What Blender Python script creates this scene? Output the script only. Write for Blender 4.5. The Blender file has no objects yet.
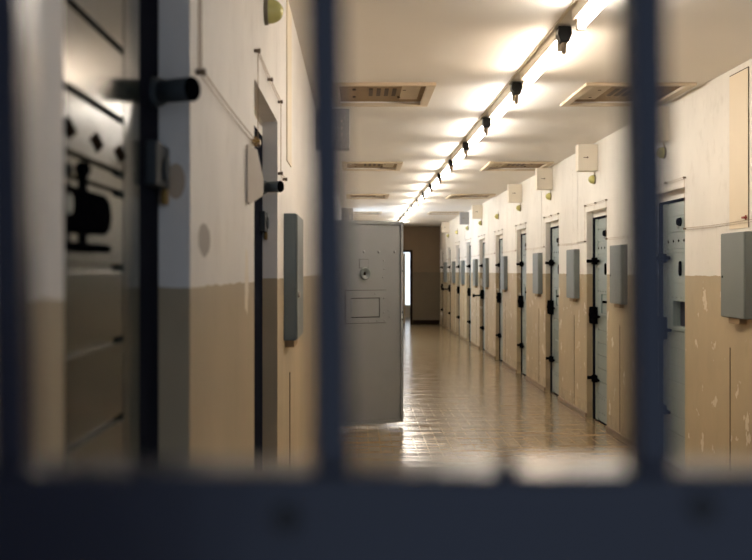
import bpy, math, random
from mathutils import Vector, Matrix
random.seed(7)
S = bpy.context.scene
COL = S.collection
PI = math.pi

# ------------------------------------------------------------------ plan of the corridor (metres)
XL, XR = -0.32, 2.34          # corridor faces of the two long walls
ZC = 2.76                     # ceiling
YE = 29.4                     # end wall
PITCH = 2.33                  # cell spacing on the right wall
RY0 = 7.45                    # near edge of the first opening on the right
REC = 0.065                   # how far the doors sit back
OH = 2.10
DW, DH = 0.86, 2.04           # cell door opening
ZB = 1.468                    # paint line on the walls

# ------------------------------------------------------------------ materials
def lin(r, g, b):
    f = lambda c: (c / 255) / 12.92 if c / 255 <= 0.04045 else ((c / 255 + 0.055) / 1.055) ** 2.4
    return (f(r), f(g), f(b), 1)

def base_mat(name):
    m = bpy.data.materials.new(name); m.use_nodes = True
    nt = m.node_tree
    return m, nt, nt.nodes['Principled BSDF']

def N(nt, typ, **kw):
    n = nt.nodes.new(typ)
    for k, v in kw.items(): setattr(n, k, v)
    return n

def math_n(nt, op, a, b=None, clamp=False):
    n = N(nt, 'ShaderNodeMath', operation=op, use_clamp=clamp)
    for i, v in enumerate((a, b)):
        if v is None: continue
        if isinstance(v, (int, float)): n.inputs[i].default_value = v
        else: nt.links.new(v, n.inputs[i])
    return n.outputs[0]

def mixc(nt, fac, a, b, blend='MIX'):
    n = N(nt, 'ShaderNodeMix', data_type='RGBA', blend_type=blend)
    for sock, v in ((n.inputs[0], fac), (n.inputs[6], a), (n.inputs[7], b)):
        if isinstance(v, (int, float)): sock.default_value = v
        elif isinstance(v, tuple): sock.default_value = v
        else: nt.links.new(v, sock)
    return n.outputs[2]

def ramp(nt, fac, lo, hi):
    n = N(nt, 'ShaderNodeMapRange'); n.clamp = True
    nt.links.new(fac, n.inputs[0]); n.inputs[1].default_value = lo; n.inputs[2].default_value = hi
    return n.outputs[0]

def noise(nt, vec, scale, detail=4, rough=0.55):
    n = N(nt, 'ShaderNodeTexNoise'); n.inputs['Scale'].default_value = scale
    n.inputs['Detail'].default_value = detail; n.inputs['Roughness'].default_value = rough
    nt.links.new(vec, n.inputs['Vector']); return n.outputs['Fac']

def scaled(nt, vec, s):
    n = N(nt, 'ShaderNodeVectorMath', operation='MULTIPLY'); nt.links.new(vec, n.inputs[0])
    n.inputs[1].default_value = s; return n.outputs[0]

def bump(nt, bsdf, height, strength=0.2, dist=0.01):
    b = N(nt, 'ShaderNodeBump'); b.inputs['Strength'].default_value = strength; b.inputs['Distance'].default_value = dist
    nt.links.new(height, b.inputs['Height']); nt.links.new(b.outputs[0], bsdf.inputs['Normal'])

def simple(name, rgb, rough=0.5, metal=0.0, vary=0.12, scale=9.0, bstr=0.06, spec=0.5):
    """One paint or metal with a little unevenness."""
    m, nt, p = base_mat(name)
    tc = N(nt, 'ShaderNodeTexCoord').outputs['Object']
    nz = noise(nt, tc, scale)
    c = lin(*rgb); d = tuple(v * (1 - vary) for v in c[:3]) + (1,); u = tuple(min(1, v * (1 + vary)) for v in c[:3]) + (1,)
    nt.links.new(mixc(nt, nz, d, u), p.inputs['Base Color'])
    p.inputs['Roughness'].default_value = rough; p.inputs['Metallic'].default_value = metal; p.inputs['Specular IOR Level'].default_value = spec
    if bstr: bump(nt, p, noise(nt, tc, scale * 6), bstr, 0.004)
    return m

def emitter(name, rgb, strength):
    m, nt, p = base_mat(name)
    p.inputs['Base Color'].default_value = (0.8, 0.8, 0.8, 1)
    p.inputs['Emission Color'].default_value = rgb + (1,) if len(rgb) == 3 else rgb
    p.inputs['Emission Strength'].default_value = strength
    return m

def wall_paint(name, upper, lower, peel=0.635, spot=False):
    m, nt, p = base_mat(name)
    pos = N(nt, 'ShaderNodeNewGeometry').outputs['Position']
    sep = N(nt, 'ShaderNodeSeparateXYZ'); nt.links.new(pos, sep.inputs[0])
    x, y, z = sep.outputs
    edge = noise(nt, pos, 9.0, 3)
    zz = math_n(nt, 'ADD', z, math_n(nt, 'MULTIPLY', math_n(nt, 'SUBTRACT', edge, 0.5), 0.02))
    low = math_n(nt, 'LESS_THAN', zz, ZB)
    big = noise(nt, scaled(nt, pos, (1, 1, 0.6)), 1.3, 5, 0.6)
    fine = noise(nt, scaled(nt, pos, (3, 3, 2)), 3.0, 4, 0.6)
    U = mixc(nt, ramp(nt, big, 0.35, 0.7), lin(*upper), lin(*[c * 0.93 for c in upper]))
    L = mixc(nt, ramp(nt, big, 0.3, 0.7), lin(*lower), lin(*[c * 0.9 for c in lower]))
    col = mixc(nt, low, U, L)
    col = mixc(nt, math_n(nt, 'MULTIPLY', ramp(nt, fine, 0.55, 0.8), 0.22), col, lin(*[c * 0.75 for c in lower]))
    # flaked paint: paler undercoat in the painted dado
    fl = noise(nt, scaled(nt, pos, (3.6, 3.6, 2.9)), 1.8, 6, 0.6)
    zone = math_n(nt, 'MULTIPLY', low, math_n(nt, 'GREATER_THAN', z, 0.14))
    flake = math_n(nt, 'MULTIPLY', ramp(nt, fl, peel, peel + 0.012), zone)
    col = mixc(nt, flake, col, lin(*[min(255, c * 0.4 + u * 0.58) for c, u in zip(lower, upper)]))
    # scuffed dark foot of the wall
    foot = math_n(nt, 'MULTIPLY', ramp(nt, fine, 0.4, 0.75), math_n(nt, 'LESS_THAN', zz, 0.17))
    col = mixc(nt, math_n(nt, 'MULTIPLY', foot, 0.45), col, lin(84, 70, 54))
    if spot:   # bare patch of grey plaster
        dy = math_n(nt, 'DIVIDE', math_n(nt, 'SUBTRACT', y, 2.19), 0.085)
        dz = math_n(nt, 'DIVIDE', math_n(nt, 'SUBTRACT', z, 1.565), 0.036)
        r2 = math_n(nt, 'ADD', math_n(nt, 'MULTIPLY', dy, dy), math_n(nt, 'MULTIPLY', dz, dz))
        r2 = math_n(nt, 'ADD', r2, math_n(nt, 'MULTIPLY', math_n(nt, 'SUBTRACT', noise(nt, pos, 25, 3), 0.5), 1.2))
        col = mixc(nt, math_n(nt, 'LESS_THAN', r2, 0.95), col, lin(146, 138, 130))
        dx = math_n(nt, 'DIVIDE', math_n(nt, 'SUBTRACT', x, -0.347), 0.018)
        dz = math_n(nt, 'DIVIDE', math_n(nt, 'SUBTRACT', z, 1.672), 0.034)
        r2 = math_n(nt, 'ADD', math_n(nt, 'MULTIPLY', dx, dx), math_n(nt, 'MULTIPLY', dz, dz))
        at = math_n(nt, 'MULTIPLY', math_n(nt, 'LESS_THAN', r2, 1.0), math_n(nt, 'LESS_THAN', math_n(nt, 'ABSOLUTE', math_n(nt, 'SUBTRACT', y, 2.0)), 0.004))
        col = mixc(nt, at, col, lin(186, 166, 142))
        # run of white filler by the second doorway
        dy = math_n(nt, 'DIVIDE', math_n(nt, 'SUBTRACT', y, 3.03), 0.055)
        dz = math_n(nt, 'DIVIDE', math_n(nt, 'SUBTRACT', z, 1.46), 0.11)
        r2 = math_n(nt, 'ADD', math_n(nt, 'MULTIPLY', dy, dy), math_n(nt, 'MULTIPLY', dz, dz))
        r2 = math_n(nt, 'ADD', r2, math_n(nt, 'MULTIPLY', math_n(nt, 'SUBTRACT', noise(nt, scaled(nt, pos, (1, 1, .3)), 40, 3), 0.5), 2.2))
        col = mixc(nt, math_n(nt, 'LESS_THAN', r2, 0.8), col, lin(225, 215, 198))
    nt.links.new(col, p.inputs['Base Color'])
    p.inputs['Roughness'].default_value = 0.55
    h = math_n(nt, 'ADD', noise(nt, pos, 14, 5), math_n(nt, 'MULTIPLY', flake, -0.6))
    bump(nt, p, h, 0.25, 0.006)
    return m

def floor_mat():
    m, nt, p = base_mat('floor_tile')
    pos = N(nt, 'ShaderNodeNewGeometry').outputs['Position']
    br = N(nt, 'ShaderNodeTexBrick'); br.offset = 0.0; br.squash = 1.0
    nt.links.new(pos, br.inputs['Vector'])
    br.inputs['Scale'].default_value = 1.0; br.inputs['Brick Width'].default_value = 0.1; br.inputs['Row Height'].default_value = 0.1
    br.inputs['Mortar Size'].default_value = 0.0045; br.inputs['Mortar Smooth'].default_value = 0.2
    br.inputs['Color1'].default_value = lin(146, 126, 95); br.inputs['Color2'].default_value = lin(142, 122, 92)
    br.inputs['Mortar'].default_value = lin(160, 141, 110)
    big = noise(nt, pos, 1.1, 5, 0.6)
    col = mixc(nt, math_n(nt, 'MULTIPLY', ramp(nt, big, 0.4, 0.75), 0.35), br.outputs['Color'], lin(104, 82, 56))
    nt.links.new(col, p.inputs['Base Color'])
    wav = noise(nt, scaled(nt, pos, (0.9, 4.6, 1)), 1.0, 2, 0.5)
    sm = noise(nt, pos, 7, 3)
    rr = N(nt, 'ShaderNodeMapRange'); nt.links.new(sm, rr.inputs[0])
    rr.inputs[1].default_value = 0.3; rr.inputs[2].default_value = 0.7; rr.inputs[3].default_value = 0.12; rr.inputs[4].default_value = 0.24
    nt.links.new(rr.outputs[0], p.inputs['Roughness'])
    p.inputs['Specular IOR Level'].default_value = 0.6
    h = math_n(nt, 'ADD', wav, math_n(nt, 'MULTIPLY', br.outputs['Fac'], -0.004))
    bump(nt, p, h, 0.6, 0.02)
    return m

M = {}
M['wall_r'] = wall_paint('wall_paint_right', (235, 232, 224), (182, 165, 134), 0.62)
M['wall_l'] = wall_paint('wall_paint_left', (236, 231, 224), (182, 164, 134), 0.72, True)
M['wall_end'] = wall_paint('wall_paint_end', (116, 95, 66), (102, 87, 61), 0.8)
M['ceiling'] = simple('ceiling_paint', (236, 232, 225), 0.6, 0, 0.05, 1.2, 0.05)
M['floor'] = floor_mat()
M['base'] = simple('skirting_paint', (120, 98, 70), 0.45, 0, 0.2, 6)
M['cover'] = simple('chase_cover_paint', (228, 216, 192), 0.55, 0, 0.05, 4)
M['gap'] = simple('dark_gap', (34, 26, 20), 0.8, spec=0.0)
M['steel_door'] = simple('cell_door_paint', (126, 140, 138), 0.38, 0.0, 0.1, 5, 0.04)
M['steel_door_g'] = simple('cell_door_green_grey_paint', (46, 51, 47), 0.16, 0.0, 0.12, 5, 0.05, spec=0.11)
M['leaf'] = simple('open_door_grey_paint', (136, 138, 140), 0.42, 0.1, 0.06, 6, 0.08)
M['iron'] = simple('black_iron', (10, 10, 12), 0.8, 0.0, 0.2, 20, spec=0.0)
M['frame'] = simple('dark_frame_paint', (28, 30, 38), 0.7, 0.0, 0.2, 8, spec=0.0)
M['cab'] = simple('cabinet_grey_paint', (112, 119, 118), 0.45, 0.1, 0.07, 6)
M['cab_dark'] = simple('cabinet_darker_grey', (96, 106, 108), 0.45, 0.1, 0.07, 6)
M['slate'] = simple('slate_bolt_paint', (58, 64, 68), 0.6, 0.0, 0.15, 12, spec=0.2)
M['duct'] = simple('duct_box_paint', (232, 224, 208), 0.55, 0, 0.05, 4)
M['duct_grey'] = simple('duct_box_grey', (150, 148, 146), 0.5, 0.1, 0.06, 4)
M['lamp_glass'] = simple('yellowed_lamp_glass', (206, 200, 128), 0.2, 0, 0.08, 10, 0)
M['lamp_base'] = simple('lamp_base', (120, 112, 92), 0.5)
M['wire'] = simple('old_wire', (160, 134, 104), 0.6)
M['anchor'] = simple('wire_anchor', (112, 96, 80), 0.5, 0.3)
M['brass'] = simple('brass', (150, 118, 66), 0.35, 0.8)
M['red'] = simple('red_terminal', (150, 52, 36), 0.5)
M['batten'] = simple('batten_enamel', (232, 222, 204), 0.35, 0, 0.04, 6, 0)
M['plug'] = simple('black_plug', (14, 14, 14), 0.4)
M['nub'] = simple('starter_nub', (176, 158, 138), 0.5)
M['hatch_frame'] = simple('hatch_frame_paint', (206, 190, 164), 0.5, 0, 0.1, 8)
M['hatch_in'] = simple('hatch_board', (146, 122, 90), 0.65, 0, 0.25, 5)
M['hatch_pale'] = simple('hatch_plate', (196, 180, 152), 0.5, 0, 0.1, 7)
M['hatch_dark'] = simple('hatch_slot', (84, 68, 50), 0.7)
M['plate'] = simple('bracket_plate_paint', (196, 186, 174), 0.5, 0, 0.08, 9)
M['blue'] = simple('gate_blue_paint', (8, 17, 40), 0.24, 0.15, 0.15, 12, 0.05)
M['rivet_dark'] = simple('dark_rivet', (10, 12, 18), 0.5, 0.3)
M['beige'] = simple('beige_leaf', (196, 176, 142), 0.5)
M['dark_in'] = simple('hatch_void_shade', (20, 24, 42), 0.6)
M['pane'] = emitter('daylight_pane', (0.80, 0.90, 1.0), 0.8)
M['pane_side'] = emitter('daylight_side_pane', (0.62, 0.78, 1.0), 4.5)
M['tube_warm'] = emitter('tube_warm', (1.0, 0.83, 0.66), 30.0)
M['tube_mid'] = emitter('tube_mid', (1.0, 0.92, 0.82), 30.0)
M['tube_cool'] = emitter('tube_neutral', (0.98, 1.0, 0.97), 31.0)

# ------------------------------------------------------------------ mesh helpers
class MB:
    def __init__(s): s.v = []; s.f = []; s.m = []; s.sm = []
    def face(s, idx, m=0, sm=False): s.f.append(idx); s.m.append(m); s.sm.append(sm)
    def box(s, x0, x1, y0, y1, z0, z1, m=0):
        x0, x1 = sorted((x0, x1)); y0, y1 = sorted((y0, y1)); z0, z1 = sorted((z0, z1))
        b = len(s.v)
        s.v += [(x, y, z) for z in (z0, z1) for x, y in ((x0, y0), (x1, y0), (x1, y1), (x0, y1))]
        for q in ((3, 2, 1, 0), (4, 5, 6, 7), (0, 1, 5, 4), (1, 2, 6, 5), (2, 3, 7, 6), (3, 0, 4, 7)):
            s.face([b + i for i in q], m)
        return s
    def prism(s, pts, axis, a, b, m=0, sm=False):
        """Extrude a 2-D outline along an axis ('x','y','z') from a to b."""
        def P(u, w, t): return {'x': (t, u, w), 'y': (u, t, w), 'z': (u, w, t)}[axis]
        k = len(s.v); n = len(pts)
        s.v += [P(u, w, a) for u, w in pts] + [P(u, w, b) for u, w in pts]
        for i in range(n):
            j = (i + 1) % n; s.face([k + i, k + j, k + n + j, k + n + i], m, sm)
        s.face([k + i for i in reversed(range(n))], m); s.face([k + n + i for i in range(n)], m)
        return s
    def cyl(s, p0, p1, r0, r1=None, n=14, m=0):
        r1 = r0 if r1 is None else r1
        p0, p1 = Vector(p0), Vector(p1); d = (p1 - p0).normalized()
        a = d.orthogonal().normalized(); c = d.cross(a); k = len(s.v)
        for p, r in ((p0, r0), (p1, r1)):
            s.v += [tuple(p + (a * math.cos(t) + c * math.sin(t)) * r) for t in (2 * PI * i / n for i in range(n))]
        for i in range(n):
            j = (i + 1) % n; s.face([k + i, k + j, k + n + j, k + n + i], m, True)
        s.face([k + i for i in reversed(range(n))], m); s.face([k + n + i for i in range(n)], m)
        return s
    def tube(s, pts, r, n=6, m=0):
        pts = [Vector(p) for p in pts]; k = len(s.v)
        for i, p in enumerate(pts):
            d = (pts[min(i + 1, len(pts) - 1)] - pts[max(i - 1, 0)]).normalized()
            ref = Vector((1, 0, 0)) if abs(d.x) < 0.9 else Vector((0, 0, 1))
            a = d.cross(ref).normalized(); c = d.cross(a)
            s.v += [tuple(p + (a * math.cos(t) + c * math.sin(t)) * r) for t in (2 * PI * q / n for q in range(n))]
        for i in range(len(pts) - 1):
            for q in range(n):
                w = (q + 1) % n
                s.face([k + i * n + q, k + i * n + w, k + (i + 1) * n + w, k + (i + 1) * n + q], m, True)
        s.face([k + q for q in reversed(range(n))], m); e = k + (len(pts) - 1) * n; s.face([e + q for q in range(n)], m)
        return s
    def ball(s, c, r, sx=1, sy=1, sz=1, n=12, rings=8, m=0):
        k = len(s.v); c = Vector(c)
        for i in range(1, rings):
            t = PI * i / rings
            s.v += [tuple(c + Vector((sx * r * math.sin(t) * math.cos(u), sy * r * math.sin(t) * math.sin(u), sz * r * math.cos(t)))) for u in (2 * PI * q / n for q in range(n))]
        top = len(s.v); s.v += [tuple(c + Vector((0, 0, sz * r))), tuple(c - Vector((0, 0, sz * r)))]
        for i in range(rings - 2):
            for q in range(n):
                w = (q + 1) % n; s.face([k + i * n + q, k + (i + 1) * n + q, k + (i + 1) * n + w, k + i * n + w], m, True)
        for q in range(n):
            w = (q + 1) % n; s.face([top, k + q, k + w], m, True); e = k + (rings - 2) * n; s.face([top + 1, e + w, e + q], m, True)
        return s
    def mirror_x(s):
        s.v = [(-x, y, z) for x, y, z in s.v]; s.f = [list(reversed(f)) for f in s.f]; return s
    def build(s, name, mats, parent=None, loc=None, rotz=0, bevel=0):
        me = bpy.data.meshes.new(name); me.from_pydata(s.v, [], s.f)
        for mt in (mats if isinstance(mats, (list, tuple)) else [mats]): me.materials.append(mt)
        me.polygons.foreach_set('material_index', s.m); me.polygons.foreach_set('use_smooth', s.sm); me.update()
        import bmesh
        bm = bmesh.new(); bm.from_mesh(me); bmesh.ops.recalc_face_normals(bm, faces=bm.faces); bm.to_mesh(me); bm.free()
        o = bpy.data.objects.new(name, me); COL.objects.link(o)
        if parent is not None: o.parent = parent
        if loc is not None: o.location = loc
        o.rotation_euler.z = rotz
        if bevel:
            b = o.modifiers.new('edge', 'BEVEL'); b.width = bevel; b.segments = 2; b.limit_method = 'ANGLE'; b.harden_normals = False
        return o

def tag(o, label, cat, group=None, kind='thing'):
    o['label'] = label; o['category'] = cat; o['kind'] = kind
    if group: o['group'] = group
    return o
def empty(name, loc, rotz=0):
    o = bpy.data.objects.new(name, None); COL.objects.link(o); o.location = loc; o.rotation_euler.z = rotz
    o.empty_display_size = 0.1; return o
def struct(o): o['kind'] = 'structure'; return o
KIDS = {}
def copy_tree(o, parent=None, skip=()):
    c = o.copy(); COL.objects.link(c)
    if parent is not None: c.parent = parent
    for ch in [q for q in list(o.children)]:
        if ch.name.split('.')[0] in skip: continue
        copy_tree(ch, c, skip)
    return c
ORD = ['first', 'second', 'third', 'fourth', 'fifth', 'sixth', 'seventh', 'eighth', 'ninth', 'tenth', 'eleventh', 'twelfth', 'thirteenth', 'fourteenth', 'fifteenth']

# ------------------------------------------------------------------ the shell
Y0, Y1 = -1.6, 34.0
r_open = [(RY0 + PITCH * k, RY0 + PITCH * k + DW) for k in range(10)]
l_open = [(1.14, 2.0), (3.25, 4.2), (9.70, 10.60)]
SIDE_WIN = (20.9, 22.3)

def wall_with(openings, x_in, x_out, ya, yb, extra=()):
    m = MB(); y = ya
    for a, b in openings:
        m.box(x_in, x_out, y, a, 0, ZC); m.box(x_in, x_out, a, b, OH, ZC); m.box(x_in + REC, x_out, a, b, DH, OH); y = b
    m.box(x_in, x_out, y, yb, 0, ZC)
    return m
NEAR_WIN = (-1.2, 0.8)
struct(MB().box(XR, XR + 0.3, Y0, NEAR_WIN[0], 0, ZC).box(XR, XR + 0.3, *NEAR_WIN, 0, 0.9).box(XR, XR + 0.3, *NEAR_WIN, 2.4, ZC).build('wall_right_near', M['wall_r']))
struct(wall_with(r_open, XR, XR + 0.3, NEAR_WIN[1], YE + 4.6).build('wall_right', M['wall_r']))
ml = MB(); y = Y0
for a, b in l_open:
    ml.box(XL, XL - 0.3, y, a, 0, ZC); ml.box(XL, XL - 0.3, a, b, OH, ZC); ml.box(XL - 0.06, XL - 0.3, a, b, DH, OH); y = b
ml.box(XL, XL - 0.3, y, SIDE_WIN[0], 0, ZC); ml.box(XL, XL - 0.3, *SIDE_WIN, 0, 0.9); ml.box(XL, XL - 0.3, *SIDE_WIN, 2.3, ZC)
ml.box(XL, XL - 0.3, SIDE_WIN[1], YE + 4.6, 0, ZC)
struct(ml.build('wall_left', M['wall_l']))
# end wall with a doorway into a bright room
EX0, EX1 = 0.66, 1.50
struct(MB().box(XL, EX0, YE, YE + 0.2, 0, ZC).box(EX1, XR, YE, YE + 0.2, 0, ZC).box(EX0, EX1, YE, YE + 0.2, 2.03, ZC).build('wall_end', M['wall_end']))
struct(MB().box(XL, XR, YE + 4.4, YE + 4.6, 0, 0.35).box(XL, 0.9, YE + 4.4, YE + 4.6, 0.35, 2.3).box(2.2, XR, YE + 4.4, YE + 4.6, 0.35, 2.3)
       .box(XL, XR, YE + 4.4, YE + 4.6, 2.3, ZC).build('wall_far', M['duct']))
w = struct(MB().box(0.9, 0.95, YE + 4.4, YE + 4.5, 0.35, 2.3).box(2.15, 2.2, YE + 4.4, YE + 4.5, 0.35, 2.3).box(0.95, 2.15, YE + 4.4, YE + 4.5, 0.35, 0.4)
           .box(0.95, 2.15, YE + 4.4, YE + 4.5, 2.25, 2.3).build('window_1', M['duct']))
MB().box(0.95, 2.15, YE + 4.45, YE + 4.46, 0.4, 2.25).build('pane', M['pane'], w)
w = struct(MB().box(XL - 0.1, XL - 0.16, SIDE_WIN[0], SIDE_WIN[0] + .05, 0.9, 2.3).box(XL - 0.1, XL - 0.16, SIDE_WIN[1] - .05, SIDE_WIN[1], 0.9, 2.3)
           .box(XL - 0.1, XL - 0.16, SIDE_WIN[0] + .05, SIDE_WIN[1] - .05, 0.9, 0.95).box(XL - 0.1, XL - 0.16, SIDE_WIN[0] + .05, SIDE_WIN[1] - .05, 2.25, 2.3).build('window_2', M['duct']))
MB().box(XL - 0.13, XL - 0.135, SIDE_WIN[0] + .05, SIDE_WIN[1] - .05, 0.95, 2.25).build('pane', M['pane_side'], w)
# frame of the end doorway, and a beige leaf standing open in the room behind it
struct(MB().box(EX1, EX1 + 0.06, YE - 0.03, YE, 0, 2.09).box(EX0 - 0.06, EX0, YE - 0.03, YE, 0, 2.09).box(EX0, EX1, YE - 0.03, YE, 2.03, 2.09).build('trim_1', M['gap']))
struct(MB().box(0, 0.04, 0, 0.8, 0.02, 2.0).build('door_1', M['beige'], loc=(1.33, YE + 0.25, 0), bevel=0.004))

struct(MB().box(XL - 0.3, XR + 0.3, Y0, YE + 4.6, -0.1, 0).build('floor', M['floor']))
# ceiling with recesses for the hatches
HY = [7.0, 12.05, 17.1, 22.15]; HD = 0.84; HXL = (-0.15, 0.50); HXR = (1.56, 2.24)
mc = MB(); xs = [XL - 0.3, HXL[0], HXL[1], HXR[0], HXR[1], XR + 0.3]
y = Y0
for h in HY:
    mc.box(xs[0], xs[-1], y, h, ZC, ZC + 0.16)
    for i in (0, 2, 4): mc.box(xs[i], xs[i + 1], h, h + HD, ZC, ZC + 0.16)
    y = h + HD
mc.box(xs[0], xs[-1], y, YE + 4.6, ZC, ZC + 0.16)
mc.box(xs[0], xs[-1], Y0, YE + 4.6, ZC + 0.16, ZC + 0.2)
struct(mc.build('ceiling', M['ceiling']))
# skirting along each pier of the right wall
mb = MB(); y = 2.0
for a, b in r_open: mb.box(XR - 0.014, XR, y, a, 0, 0.055); y = b
mb.box(XR - 0.014, XR, y, YE, 0, 0.055)
struct(mb.build('baseboard_right', M['base'], bevel=0.004))
mb = MB(); y = 2.0
for a, b in l_open[1:]: mb.box(XL, XL + 0.014, y, a, 0, 0.055); y = b
mb.box(XL, XL + 0.014, y, YE, 0, 0.055)
struct(mb.build('baseboard_left', M['base'], bevel=0.004))
struct(MB().box(XL + 0.02, EX0 - 0.07, YE - 0.016, YE, 0, 0.12).box(EX1 + 0.07, XR - 0.02, YE - 0.016, YE, 0, 0.12).build('baseboard_end', M['gap']))

# ------------------------------------------------------------------ cell doors
SEAMS = [0.03, 0.28, 0.41, 0.54, 0.67, 0.79, 0.92, 1.05, 1.30, 1.41, 1.52, 1.635, 1.665, 1.79, 1.91, 2.01]
LSEAMS = [0.03, 0.28, 0.41, 0.54, 0.67, 0.79, 0.92, 1.05, 1.265, 1.39, 1.505, 1.623, 1.655, 1.742, 1.856, 2.01]
def door_panel(width, hole=None, seams=SEAMS, rim=0.10):
    """Corridor face at x=0, looking to -x; y runs along the wall from the near edge. Planked steel."""
    m = MB()
    def slab(x0, x1, a, b, z0, z1):
        if hole is None: return m.box(x0, x1, a, b, z0, z1)
        ha, hb, h0, h1 = hole
        if z1 <= h0 or z0 >= h1: return m.box(x0, x1, a, b, z0, z1)
        if ha > a: m.box(x0, x1, a, ha, z0, z1)
        if b > hb: m.box(x0, x1, hb, b, z0, z1)
        if z0 < h0: m.box(x0, x1, max(a, ha), min(b, hb), z0, h0)
        if z1 > h1: m.box(x0, x1, max(a, ha), min(b, hb), h1, z1)
    slab(0.010, 0.045, 0.012, width - rim, 0.015, DH - 0.02)
    for z0, z1 in zip(seams, seams[1:]): slab(0.0, 0.010, 0.03, width - rim - 0.125, z0 + 0.005, z1 - 0.005)
    m.box(0.0, 0.010, width - rim - 0.12, width - rim, 0.015, DH - 0.02)
    return m
HOLE = (0.16, 0.46, 1.085, 1.275)
def rivets(mb, pts, r=0.007, h=0.005, m=0):
    for y, z in pts: mb.cyl((0, y, z), (-h, y, z), r, r * 0.6, 8, m)
def bolt_set(m, z, width, reach=0.06):
    """A sliding bolt: keeper on the frame side, rod across the edge, knob sticking into the corridor."""
    m.box(-0.045, 0.0, width - 0.20, width - 0.12, z - 0.035, z + 0.035)
    m.cyl((-0.024, width - 0.34, z), (-0.024, width - 0.02, z), 0.013)
    m.cyl((-0.02, width - 0.05, z), (-reach, width - 0.05, z), 0.017)
    m.cyl((-reach, width - 0.05, z), (-reach - 0.014, width - 0.05, z), 0.021, 0.017)

def make_right_door():
    root = empty('cell_door', (0, 0, 0))
    W = DW
    pn = door_panel(W, HOLE)
    for yy in (0.10, 0.23, 0.36, 0.49, 0.62): pn.prism([(yy - 0.024, 1.725), (yy, 1.713), (yy + 0.024, 1.725), (yy, 1.74)], 'x', -0.001, 0.003, 1)
    rivets(pn, [(0.06 + 0.1 * i, z) for z in (0.245, 0.10) for i in range(6)], m=2)
    pn.build('panel', [M['steel_door'], M['gap'], M['cab']], root, bevel=0.0015)
    b = MB(); bolt_set(b, 1.60, W, 0.062); b.build('upper_bolt', M['iron'], root, bevel=0.003)
    b = MB()
    b.prism([(W - 0.21, 0.97), (W - 0.05, 0.97), (W - 0.03, 1.0), (W - 0.03, 1.11), (W - 0.05, 1.14), (W - 0.21, 1.14)], 'x', -0.05, 0.0)
    b.cyl((-0.05, W - 0.12, 1.06), (-0.068, W - 0.12, 1.06), 0.03, 0.024)
    lk = b.build('lock_box', M['iron'], root, bevel=0.004)
    MB().cyl((-0.03, W - 0.21, 1.05), (-0.03, W - 0.40, 1.05), 0.010).cyl((-0.03, W - 0.39, 1.05), (-0.075, W - 0.39, 1.05), 0.012).build('handle', M['iron'], lk)
    b = MB(); bolt_set(b, 0.42, W, 0.055); b.build('lower_bolt', M['iron'], root, bevel=0.003)
    MB().prism([(0.285, 1.565), (0.300, 1.575), (0.315, 1.565), (0.322, 1.50), (0.318, 1.475), (0.300, 1.462), (0.282, 1.475), (0.278, 1.50)], 'x', -0.016, 0.0).build('keyhole_cover', M['iron'], root, bevel=0.004)
    MB().cyl((0, 0.31, 1.865), (-0.03, 0.31, 1.865), 0.034, 0.024).build('peephole', M['frame'], root, bevel=0.003)
    MB().box(-0.004, 0, 0.355, 0.395, 1.815, 1.868).build('number_plate', M['cab'], root, bevel=0.001)
    ha, hb, h0, h1 = HOLE
    b = MB(); b.box(-0.012, 0, ha - 0.035, ha, h0 - 0.03, h1 + 0.05); b.box(-0.012, 0, hb, hb + 0.035, h0 - 0.03, h1 + 0.05)
    b.box(-0.012, 0, ha, hb, h0 - 0.03, h0); b.box(-0.012, 0, ha, hb, h1, h1 + 0.05)
    rivets(b, [(yy, h1 + 0.025) for yy in (0.15, 0.26, 0.37, 0.47)], 0.006, 0.016, 1)
    b.build('hatch_frame', [M['steel_door'], M['iron']], root, bevel=0.0015)
    fl = MB().box(0.0, 0.012, ha + 0.004, hb - 0.004, h0 + 0.004, h1 - 0.004).build('hatch_flap', M['steel_door'], root, bevel=0.002)
    MB().box(-0.02, 0, 0.25, 0.36, 1.19, 1.21).cyl((-0.02, 0.30, 1.2), (-0.035, 0.30, 1.2), 0.012).build('latch', M['iron'], fl)
    return root
X_DOOR_R = XR + REC
proto = make_right_door()
RD = []
for k in range(10):
    o = proto if k == 0 else copy_tree(proto)
    o.location = (X_DOOR_R, r_open[k][0], 0)
    RD.append(o)
    tag(o, f'{ORD[k]} blue grey steel cell door along the right wall, counting from the barred gate', 'door', 'cell doors along the right wall')
RD[0]['label'] = 'blue grey steel cell door with a dark open food hatch, first on the right wall'
# the first door's food hatch stands open
for ch in list(RD[0].children):
    if ch.name.split('.')[0] == 'hatch_flap':
        for g in list(ch.children): bpy.data.objects.remove(g)
        bpy.data.objects.remove(ch)
ha, hb, h0, h1 = HOLE
MB().box(0.046, 0.09, ha - 0.02, hb + 0.02, h0 - 0.02, h1 + 0.02).build('hatch_void_shade', M['dark_in'], RD[0])  # dark block behind the hole: the unlit cell's shade put into its colour
# two doors farther on have their lock lever swung out into the corridor
for k in (5, 8):
    MB().cyl((-0.03, DW - 0.10, 1.035), (-0.19, DW - 0.10, 1.035), 0.016).box(-0.205, -0.17, DW - 0.13, DW - 0.07, 1.0, 1.065).build('lock_lever', M['iron'], RD[k], bevel=0.003)
    RD[k]['label'] = f'{ORD[k]} steel cell door along the right wall, black lock lever swung out into the corridor'
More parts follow.
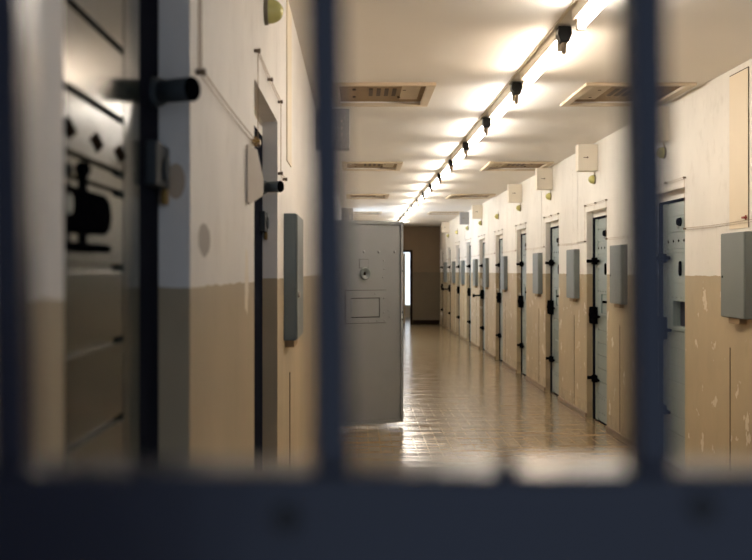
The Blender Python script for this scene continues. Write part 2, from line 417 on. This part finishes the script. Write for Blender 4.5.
# dark angle-iron frames, part of the building
for k in range(10):
    a, b = r_open[k]
    m = MB().box(X_DOOR_R - 0.004, X_DOOR_R + 0.06, b - 0.085, b, 0, DH).box(X_DOOR_R - 0.004, X_DOOR_R + 0.06, a, a + 0.01, 0, DH) \
            .box(X_DOOR_R - 0.004, X_DOOR_R + 0.06, a + 0.01, b - 0.085, DH - 0.018, DH).box(X_DOOR_R + 0.002, X_DOOR_R + 0.06, a + 0.01, b - 0.085, 0, 0.012)
    struct(m.build(f'trim_{k + 2}', M['frame']))

def make_left_door(W, y0, label, U):
    """Mirror-handed door: corridor face looks to +x."""
    root = empty('cell_door', (XL - 0.06, y0, 0))
    def put(m, name, mat, parent=root, bevel=0): return m.mirror_x().build(name, mat, parent, bevel=bevel)
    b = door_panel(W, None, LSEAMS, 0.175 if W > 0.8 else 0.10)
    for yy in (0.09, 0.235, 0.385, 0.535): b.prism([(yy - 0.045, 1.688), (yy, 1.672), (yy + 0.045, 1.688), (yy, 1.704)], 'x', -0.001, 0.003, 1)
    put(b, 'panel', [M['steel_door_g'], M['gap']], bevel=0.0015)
    b = MB(); b.prism([(0.10, 1.552), (0.38, 1.552), (0.405, 1.56), (0.415, 1.58), (0.405, 1.602), (0.38, 1.61), (0.10, 1.61)], 'x', -0.016, 0.0)
    lk = put(b, 'lock_box', M['iron'], bevel=0.004)
    b = MB().cyl((-0.012, 0.26, 1.53), (-0.012, 0.26, 1.632), 0.0065).ball((-0.012, 0.26, 1.636), 0.0115)
    b.cyl((-0.012, 0.18, 1.532), (-0.012, 0.40, 1.532), 0.006)
    put(b, 'lock_rod', M['iron'], lk)
    put(MB().cyl((-0.016, 0.175, 1.585), (-0.019, 0.175, 1.585), 0.013), 'keyhole_plate', M['cab'], lk)
    b = MB().cyl((-0.004, U, 1.832), (-0.080, U - 0.035, 1.832), 0.021, 0.022, 18)
    b.cyl((-0.002, U, 1.832), (-0.018, U - 0.007, 1.832), 0.030, 0.026, 18)
    rd = put(b, 'bolt_rod', M['cab_dark'] if W < 0.8 else M['slate'])
    put(MB().cyl((-0.079, U - 0.0345, 1.832), (-0.083, U - 0.0365, 1.832), 0.023, 0.021, 18), 'end_cap', M['iron'], rd)
    b = MB().box(-0.022, 0, U - 0.07, U + 0.055, 1.655, 1.735).cyl((-0.022, U, 1.69), (-0.03, U, 1.69), 0.024)
    hs = put(b, 'bolt_housing', M['slate'], bevel=0.012)
    put(MB().box(-0.022, -0.008, U + 0.03, U + 0.054, 1.625, 1.655), 'catch', M['brass'], hs, 0.003)
    tag(root, label, 'door', 'cell doors in the left wall')
    return root
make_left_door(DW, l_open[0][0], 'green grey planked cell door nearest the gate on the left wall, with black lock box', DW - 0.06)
make_left_door(0.70, l_open[1][0], 'cell door sunk behind the left wall pier, dark strip and round grey bolt end showing', 0.89)
for i, (a, b) in enumerate(l_open[:2]):
    x = XL - 0.06
    fw = 0.17 if i == 0 else 0.348  # second one drawn wide, to fill the dark strip beside the door
    m = MB().box(x, x - 0.06, b - fw, b, 0, DH).box(x, x - 0.06, a, a + 0.01, 0, DH).box(x, x - 0.06, a + 0.01, b - fw, DH - 0.018, DH)
    struct(m.build(f'trim_{12 + i}', M['frame']))
# back of the third left opening: a dark sheet, the cell's shade put into its colour
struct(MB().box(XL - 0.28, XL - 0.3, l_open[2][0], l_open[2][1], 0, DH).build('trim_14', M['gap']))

# ------------------------------------------------------------------ the grey door standing open across the corridor
od = empty('open_steel_door', (-0.345, 9.73, 0), math.radians(27))
tag(od, 'grey riveted steel door standing open across the corridor, with peephole and food hatch', 'door')
WD, Z0, Z1 = 0.888, 0.035, 1.978
m = MB().box(0, WD, 0.012, 0.05, Z0, Z1).box(0.036, WD - 0.036, 0.006, 0.012, Z0 + 0.04, Z1 - 0.04)
def riv(b, pts, r=0.014, y=0.006):
    for x, z in pts: b.ball((x, y, z), r, 1, 0.6, 1, 10, 6)
riv(m, [(0.13, 1.682), (0.295, 1.682), (0.465, 1.682), (0.625, 1.682), (0.80, 1.684)])
riv(m, [(x, z) for x, z in ((0.68, 1.60), (0.685, 1.52), (0.67, 1.44), (0.74, 1.06), (0.73, 1.12), (0.70, 0.30), (0.83, 0.32), (0.52, 0.30), (0.34, 0.29), (0.62, 0.52))], 0.007)
m.build('panel', M['leaf'], od, bevel=0.002)
m = MB().box(WD - 0.028, WD, -0.008, 0.012, Z0, Z1).box(0, 0.028, -0.008, 0.012, Z0, Z1).box(0.028, WD - 0.028, -0.008, 0.012, Z1 - 0.03, Z1).box(0.028, WD - 0.028, -0.008, 0.012, Z0, Z0 + 0.03)
for z in (1.50, 1.03, 1.10): m.cyl((WD - 0.012, -0.008, z), (WD - 0.012, -0.012, z), 0.008, m=1)
m.build('rim', [M['leaf'], M['iron']], od, bevel=0.0015)
m = MB(); n = 20
for i in range(n):      # round peephole: a dished collar with a dark eye
    t0, t1 = 2 * PI * i / n, 2 * PI * (i + 1) / n
    k = len(m.v)
    for t in (t0, t1):
        for r, yy in ((0.062, 0.006), (0.056, -0.02), (0.050, -0.02), (0.016, 0.003)):
            m.v.append((0.473 + r * math.cos(t) * 0.9, yy, 1.475 + r * math.sin(t)))
    for q in range(3): m.face([k + q, k + q + 1, k + 5 + q, k + 4 + q], 0, True)
pe = m.build('peephole', M['cab'], od)
MB().cyl((0.466, 0.0045, 1.475), (0.466, 0.001, 1.475), 0.019).build('eye', M['gap'], pe)
MB().box(0.415, 0.51, 0.001, 0.006, 1.53, 1.61).box(0.412, 0.513, 0.0048, 0.0058, 1.527, 1.613, 1).build('cover_plate', [M['leaf'], M['gap']], od, bevel=0.0005)
m = MB().box(0.312, 0.638, 0.0045, 0.0058, 1.05, 1.25, 1).box(0.261, 0.704, 0.0052, 0.0062, 1.001, 1.319, 1).box(0.265, 0.70, -0.006, 0.006, 1.245, 1.315).box(0.265, 0.70, -0.006, 0.006, 1.005, 1.055).box(0.265, 0.318, -0.006, 0.006, 1.055, 1.245).box(0.632, 0.70, -0.006, 0.006, 1.055, 1.245)
riv(m, [(x, 1.283) for x in (0.36, 0.58)] + [(x, 1.025) for x in (0.36, 0.45, 0.51, 0.60, 0.68)] + [(0.675, 1.24), (0.675, 1.10)], 0.009, -0.006); m.build('hatch_frame', [M['leaf'], M['gap']], od, bevel=0.0012)
MB().box(0.325, 0.625, 0.000, 0.006, 1.064, 1.238).build('hatch_flap', M['leaf'], od, bevel=0.001)
for z in (0.35, 1.65): MB().cyl((-0.004, 0.02, z - 0.06), (-0.004, 0.02, z + 0.06), 0.014).build('hinge', M['iron'], od)

# ------------------------------------------------------------------ control cabinets on the walls
CW, CHT, CD = 0.40, 0.52, 0.06
def make_cabinet():
    root = empty('control_cabinet', (0, 0, 0))     # back at x=0, front toward -x, y from the near end
    MB().box(-CD + 0.006, 0, 0, CW, -CHT / 2, CHT / 2).build('body', M['cab'], root, bevel=0.003)
    d = MB().box(-CD, -CD + 0.005, 0.004, CW - 0.004, -CHT / 2 + 0.004, CHT / 2 - 0.004).build('door', M['cab'], root, bevel=0.002)
    MB().cyl((-CD, CW - 0.035, -0.01), (-CD - 0.003, CW - 0.035, -0.01), 0.007).build('lock', M['iron'], d)
    MB().box(-0.045, 0, 0.12, 0.30, -CHT / 2 - 0.035, -CHT / 2 - 0.001).build('cable_inlet', M['hatch_in'], root, bevel=0.002)
    return root
cab_v = [2.518, 3.695, 4.495, 5.39, 6.64, 7.58, 8.26, 9.26, 10.15, 11.1]
cab0 = make_cabinet()
cab_y = [2.443 * v for v in cab_v]
for i, yy in enumerate(cab_y):
    o = cab0 if i == 0 else copy_tree(cab0)
    o.location = (XR, yy, 1.474 if i == 0 else 1.47)
    tag(o, f'{ORD[i]} grey metal wall cabinet along the right wall, counting from the barred gate', 'cabinet', 'grey cabinets along the right wall')
cab0['label'] = 'large grey metal cabinet on the right wall, nearest of all, below the tall cover panel'
lc = empty('control_cabinet', (XL, 4.56, 1.474))
MB().box(0, CD - 0.006, 0, 0.5, -0.278, 0.278).build('body', M['cab_dark'], lc, bevel=0.003)  # body darker than its door: shade of the end face put into the colour
d = MB().box(CD - 0.005, CD, 0.004, 0.496, -0.274, 0.274).build('door', M['cab'], lc, bevel=0.002)
MB().cyl((CD, 0.04, -0.08), (CD + 0.01, 0.04, -0.08), 0.012).build('lock', M['plate'], d)
MB().box(0, 0.04, 0.1, 0.35, -0.315, -0.279).build('cable_inlet', M['hatch_in'], lc, bevel=0.002)
tag(lc, 'grey metal cabinet with shade-darkened body on the left wall beyond the second cell door', 'cabinet')

# cover strips of the cable chases above the cabinets, dark gaps below
n_tr = 15
for i, yy in enumerate(cab_y):
    near = i == 0
    ya, yb = yy + 0.08, yy + 0.40
    m = MB()
    if near:
        m.box(XR - 0.006, XR, ya + 0.006, yb - 0.006, 1.76, 2.715, 0)
        m.box(XR - 0.0025, XR, ya, ya + 0.006, 1.76, 2.72, 1).box(XR - 0.0025, XR, ya + .006, yb, 2.715, 2.722, 1)
        m.box(XR - 0.0025, XR, yb - 0.006, yb, 1.76, 2.715, 1)
    else:
        m.box(XR - 0.003, XR, yy + 0.08, yy + 0.34, 1.76, 2.62, 0)
        m.box(XR - 0.002, XR, yy + 0.34, yy + 0.346, 1.9, 2.62, 1)
    m.box(XR - 0.0025, XR, (yb - 0.008 if near else yy + 0.26), (yb if near else yy + 0.267), 0.07, 1.02, 1)
    struct(m.build(f'trim_{n_tr}', [M['cover'] if near else M['wall_r'], M['gap']])); n_tr += 1
m = MB().box(XL, XL + 0.006, 4.72, 5.02, 2.0, 2.73, 0).box(XL, XL + 0.003, 5.02, 5.032, 2.0, 2.73, 1).box(XL, XL + 0.003, 4.95, 4.962, 0.07, 1.02, 1)
struct(m.build(f'trim_{n_tr}', [M['cover'], M['gap']]))

# ------------------------------------------------------------------ duct boxes and call lamps above the doors
def make_duct():
    root = empty('duct_box', (0, 0, 0))
    MB().box(-0.19, 0, 0, 0.13, -0.26, -0.001).build('casing', M['duct'], root, bevel=0.004)
    MB().cyl((-0.10, 0, -0.13), (-0.10, -0.008, -0.13), 0.008).box(-0.14, -0.10, -0.004, 0, -0.133, -0.127).build('fastener', M['anchor'], root)
    return root
du0 = make_duct(); first = True
ks = [0, 1, 2, 3, 5, 6, 8]
for j, k in enumerate(ks):
    o = du0 if j == 0 else copy_tree(du0)
    o.location = (XR, 7.82 + PITCH * k, ZC - 0.026)
    tag(o, f'pale box under the ceiling above the {ORD[k]} cell door on the right wall', 'box', 'duct boxes above the right wall doors')
    if k == 6:  # backlit box: its shade is put into the casing colour
        for ch in o.children:
            if ch.name.startswith('casing'): ch.data = ch.data.copy(); ch.data.materials[0] = M['duct_grey']
        o['label'] = 'backlit box, shade put into its grey, under the ceiling above the seventh cell door on the right wall'
for yy, xx, lab in ((8.1, 0.26, 'grey box under the ceiling on the left wall beside the nearest ceiling hatch'),
                    (20.9, 0.24, 'small dark grey box under the ceiling just above the open steel door')):
    r = empty('duct_box', (XL, yy, ZC))
    b = MB().box(0, xx, 0, 0.16, -0.31, -0.001)
    for q in range(3): b.cyl((xx - 0.06, 0, -0.10 - 0.05 * q), (xx - 0.06, -0.01, -0.10 - 0.05 * q), 0.009, m=1)
    b.build('casing', [M['duct_grey'], M['plate']], r, bevel=0.003)
    tag(r, lab, 'box', 'grey duct boxes on the left wall')

def make_lamp(sgn):
    root = empty('door_lamp', (0, 0, 0))
    m = MB().cyl((0, 0, 0), (sgn * 0.014, 0, 0), 0.048, 0.046, 18); m.build('base', M['lamp_base'], root, bevel=0.002)
    m = MB(); n = 16; rg = 6; k = 0
    for i in range(rg + 1):
        t = (PI / 2) * i / rg
        for q in range(n):
            u = 2 * PI * q / n; m.v.append((sgn * (0.014 + 0.052 * math.sin(t)), 0.043 * math.cos(t) * math.cos(u), 0.043 * math.cos(t) * math.sin(u)))
    for i in range(rg):
        for q in range(n):
            w = (q + 1) % n; m.face([i * n + q, i * n + w, (i + 1) * n + w, (i + 1) * n + q], 0, True)
    m.build('dome', M['lamp_glass'], root)
    b = MB().tube([(sgn * 0.004, 0, 0.046), (sgn * 0.006, 0.01, 0.07), (sgn * 0.004, 0.0, 0.09)], 0.004); b.build('cable', M['wire'], root)
    return root
la0 = make_lamp(-1)
for k in range(9):
    o = la0 if k == 0 else copy_tree(la0)
    o.location = (XR, 7.94 + PITCH * k, 2.40)
    tag(o, f'yellowed dome lamp on the right wall above the {ORD[k]} cell door', 'lamp', 'dome lamps above the right wall doors')
la0['label'] = 'greenish yellow dome lamp above the first right wall door, its cable hanging loose'
ll = make_lamp(1); ll.location = (XL, 3.62, 2.40)
tag(ll, 'yellowed dome lamp high on the left wall above the second cell door', 'lamp')

# ------------------------------------------------------------------ alarm wires strung over the doors
def wire_run(sgn, xw, openings, y_start, y_end, zl, zh, label, extra):
    root = empty('alarm_wire', (xw, y_start, zl)); tag(root, label, 'wire')
    X = sgn * 0.012
    pts = [(X, 0, 0)]; anch = [(0, 0)]
    for a, b in openings:
        a -= y_start; b -= y_start
        pts += [(X, a - 0.02, 0), (X, a - 0.02, zh - zl), (X, b + 0.03, zh - zl), (X, b + 0.03, 0)]
        anch += [(a - 0.02, 0), (a - 0.02, zh - zl), ((a + b) / 2, zh - zl), (b + 0.03, zh - zl), (b + 0.03, 0)]
    pts.append((X, y_end - y_start, 0)); anch.append((y_end - y_start, 0))
    m = MB()
    for p, q in zip(pts, pts[1:]):
        seg = []
        L = (Vector(q) - Vector(p)).length; horiz = abs(q[1] - p[1]) > 0.1
        for i in range(9):
            t = i / 8; s = -0.006 * min(1, L) * 4 * t * (1 - t) if horiz else 0
            seg.append((p[0], p[1] + (q[1] - p[1]) * t, p[2] + (q[2] - p[2]) * t + s))
        m.tube(seg, 0.0014, 5)
        if horiz: m.tube([(x, y, z - 0.014) for x, y, z in seg], 0.0012, 5)
    m.build('strand', M['wire'], root)
    for y, z in anch:
        MB().cyl((0, y, z - 0.005), (sgn * 0.02, y, z - 0.005), 0.006).cyl((sgn * 0.014, y, z - 0.005), (sgn * 0.019, y, z - 0.005), 0.008, 0.008, 10).build('anchor', M['anchor'], root)
    for nm, y, z, mt in extra:
        MB().box(0, sgn * 0.025, y - 0.022, y + 0.022, z - 0.006, z + 0.006).cyl((sgn * .01, y - .01, z - .014), (sgn * .01, y - .01, z + .014), 0.005).build(nm, mt, root)
    return root
wire_run(-1, XR, r_open[:8], 6.1, 27.0, 1.806, 2.17, 'thin twin alarm wires on anchors looping over every door of the right wall', [('terminal', 0.17, 0.015, M['red'])])
wire_run(1, XL, [(3.27, 4.2)], 2.075, 4.50, 1.9, 2.19, 'thin twin alarm wires on anchors along the left wall by the second cell door', [('terminal', 1.12, -0.005, M['brass'])])
rw = empty('wall_cable', (XL, 2.075, 1.9)); tag(rw, 'thin cable dropping straight down the left wall to the alarm wire anchor', 'cable')
MB().tube([(0.006, 0, 0.0), (0.006, 0, 0.4), (0.006, 0, 0.85)], 0.0016, 6).tube([(0.006, 0.03, 0.0), (0.006, 0.03, 0.85)], 0.0013, 6).build('strand', M['wire'], rw)

# bracket plate at the second left doorway
bp = empty('bracket_plate', (XL, 2.99, 1.78))
MB().prism([(0, 0.082), (0.09, 0.078), (0.158, -0.005), (0.150, -0.055), (0.02, -0.088), (0, -0.082)], 'x', 0.002, 0.008).build('plate', M['plate'], bp, rotz=-math.radians(12), bevel=0.002)
tag(bp, 'pale bent metal plate sticking out beside the second left doorway', 'bracket')

# ------------------------------------------------------------------ ceiling lights
TY, TP, NT = 3.75, 1.6, 15
LX = 1.062
def make_light():
    root = empty('ceiling_light', (0, 0, 0))
    m = MB().prism([(-0.036, 0), (0.036, 0), (0.030, -0.058), (-0.030, -0.058)], 'y', 0.07, 1.25); m.build('batten', M['batten'], root, bevel=0.003)
    for yy in (0.085, 1.20): MB().box(-0.016, 0.022, yy, yy + 0.03, -0.115, -0.058).build('tube_holder', M['batten'], root, bevel=0.003)
    MB().cyl((0.003, 0.116, -0.093), (0.003, 1.199, -0.093), 0.019, 0.019, 16).build('tube', M['tube_cool'], root)
    p = MB().prism([(-0.032, -0.008), (0.032, -0.008), (0.036, -0.045), (0.022, -0.085), (-0.022, -0.085), (-0.036, -0.045)], 'y', -0.02, 0.05).build('plug', M['plug'], root, bevel=0.004)
    MB().cyl((0, 0.015, -0.085), (0, 0.015, -0.135), 0.014, 0.012, 12).ball((0, 0.015, -0.135), 0.012).build('starter', M['nub'], p)
    return root
li0 = make_light()
for i in range(NT):
    o = li0 if i == 0 else copy_tree(li0)
    o.location = (LX, TY + TP * i, ZC - 0.001)
    tag(o, f'{ORD[i]} fluorescent tube light in view along the ceiling row, counting from the barred gate', 'ceiling light', 'fluorescent tube lights along the ceiling')
    key = 'tube_mid' if i in (0, 2) else 'tube_warm' if i == 1 else None
    if key:
        for ch in o.children:
            if ch.name.split('.')[0] == 'tube': ch.data = ch.data.copy(); ch.data.materials[0] = M[key]
M['tube_dim'] = emitter('tube_dim', (1.0, 0.92, 0.84), 6.0)
o = copy_tree(li0); o.location = (LX, TY - TP, ZC - 0.001)
for ch in o.children:
    if ch.name.split('.')[0] == 'tube': ch.data = ch.data.copy(); ch.data.materials[0] = M['tube_dim']
tag(o, 'dim tube light overhead just past the barred gate, above the top of the picture', 'ceiling light', 'fluorescent tube lights along the ceiling')
cd = MB().box(-0.006, 0.006, 0, TP * NT + 0.2, -0.008, 0).build('cable_duct', M['batten'], loc=(LX - 0.046, TY, ZC - 0.0005))
tag(cd, 'narrow cable duct running along the ceiling beside the row of tube lights', 'cable duct')

# ------------------------------------------------------------------ ceiling hatches
def make_hatch(w, flip):
    root = empty('ceiling_hatch', (0, 0, 0))       # origin: near left corner of the recess at ceiling level
    f = 0.05
    m = MB().box(-0.03, w + 0.03, -0.03, 0.012, -0.022, -0.001).box(-0.03, w + 0.03, HD - 0.012, HD + 0.03, -0.022, -0.001)
    m.box(-0.03, 0.03, 0.012, HD - 0.012, -0.022, -0.001).box(w - 0.03, w + 0.03, 0.012, HD - 0.012, -0.022, -0.001)
    m.build('frame', M['hatch_frame'], root, bevel=0.004)
    m = MB().box(0.002, w - 0.002, 0.002, HD - 0.002, 0.012, 0.03)
    for i in range(4):          # vent slots in the board, a few screws
        x = w * 0.36 + i * 0.055
        m.box(x, x + 0.028, 0.28, 0.56, 0.006, 0.0125, 1)
    for px, py in ((0.2, 0.3), (0.74, 0.3), (0.2, 0.6), (0.7, 0.62)): m.cyl((w * px, py, 0.012), (w * px, py, 0.002), 0.012, m=1)
    m.build('board', [M['hatch_in'], M['hatch_dark']], root)
    xa = w - 0.19 if not flip else 0.06
    MB().box(xa, xa + 0.13, 0.06, HD - 0.15, 0.004, 0.012).build('pale_plate', M['hatch_pale'], root, bevel=0.002)
    return root
for xs_, side, flip in ((HXL, 'left', False), (HXR, 'right', True)):
    h0_ = make_hatch(xs_[1] - xs_[0], flip)
    for i, yy in enumerate(HY):
        o = h0_ if i == 0 else copy_tree(h0_)
        o.location = (xs_[0], yy, ZC)
        tag(o, f'{ORD[i]} framed brown ceiling hatch {side} of the tube lights, counting from the barred gate', 'ceiling hatch', f'ceiling hatches {side} of the lights')

# ------------------------------------------------------------------ the barred gate the picture is taken through
GY = 0.40
g = empty('barred_gate', (0, GY, 0))
tag(g, 'dark blue barred gate with flat crossbar right in front of the viewer', 'gate')
for i in range(-1, 5):
    x = -0.1333 + 0.1226 * i
    m = MB(); xb, xt = x + 0.017 * 1.43, x - 0.017 * 0.74      # square bars, leaning a little
    m.box(x - 0.0074, x + 0.0074, -0.004, 0.012, 0.07, 2.24)
    m.v = [(vx + (xb if vz < 1 else xt) - x, vy, vz) for vx, vy, vz in m.v]
    m.build('bar', M['blue'], g, bevel=0.001)
b = MB().box(-0.285, 0.40, -0.014, 0.020, 1.315, 1.425)
b.build('crossbar', M['blue'], g, bevel=0.002)
for x, z in ((-0.026, 1.4085), (0.128, 1.4125)):
    MB().cyl((x, -0.014, z), (x, -0.0155, z), 0.0055, 0.005, 16).build('rivet', M['rivet_dark'], g)
MB().ball((0.057, 0.0, 1.426), 0.005, 1, 1, 0.8).build('weld_bead', M['rivet_dark'], g)
MB().box(-0.312, -0.285, -0.014, 0.014, 0, 2.3).build('post', M['blue'], g, bevel=0.003)
MB().box(0.40, 0.43, -0.014, 0.014, 0, 2.3).build('post', M['blue'], g, bevel=0.003)
MB().box(-0.285, 0.40, -0.009, 0.009, 2.24, 2.28).build('top_rail', M['blue'], g, bevel=0.002)
MB().box(-0.285, 0.40, -0.009, 0.009, 0.03, 0.07).build('bottom_rail', M['blue'], g, bevel=0.002)

# ------------------------------------------------------------------ world, camera, look
W = bpy.data.worlds.new('world'); S.world = W; W.use_nodes = True
bg = W.node_tree.nodes['Background']; bg.inputs[0].default_value = (0.66, 0.79, 1.0, 1); bg.inputs[1].default_value = 0.40

cam = bpy.data.cameras.new('camera'); co = bpy.data.objects.new('camera', cam); COL.objects.link(co)
co.location = (0, 0, 1.5); co.rotation_euler = (PI / 2, 0, 0)
cam.lens = 50; cam.sensor_width = 36; cam.sensor_fit = 'HORIZONTAL'
cam.shift_x = 19 / 752; cam.shift_y = -9 / 752
cam.clip_start = 0.02; cam.clip_end = 100
cam.dof.use_dof = True; cam.dof.focus_distance = 7.0; cam.dof.aperture_fstop = 3.8; cam.dof.aperture_blades = 9
S.camera = co
vs = S.view_settings
vs.view_transform = 'Standard'; vs.look = 'None'; vs.gamma = 1; vs.use_curve_mapping = False; vs.exposure = 0.95
S.cycles.use_denoising = True
S.cycles.max_bounces = 10; S.cycles.diffuse_bounces = 6; S.cycles.glossy_bounces = 4
S.cycles.sample_clamp_indirect = 8
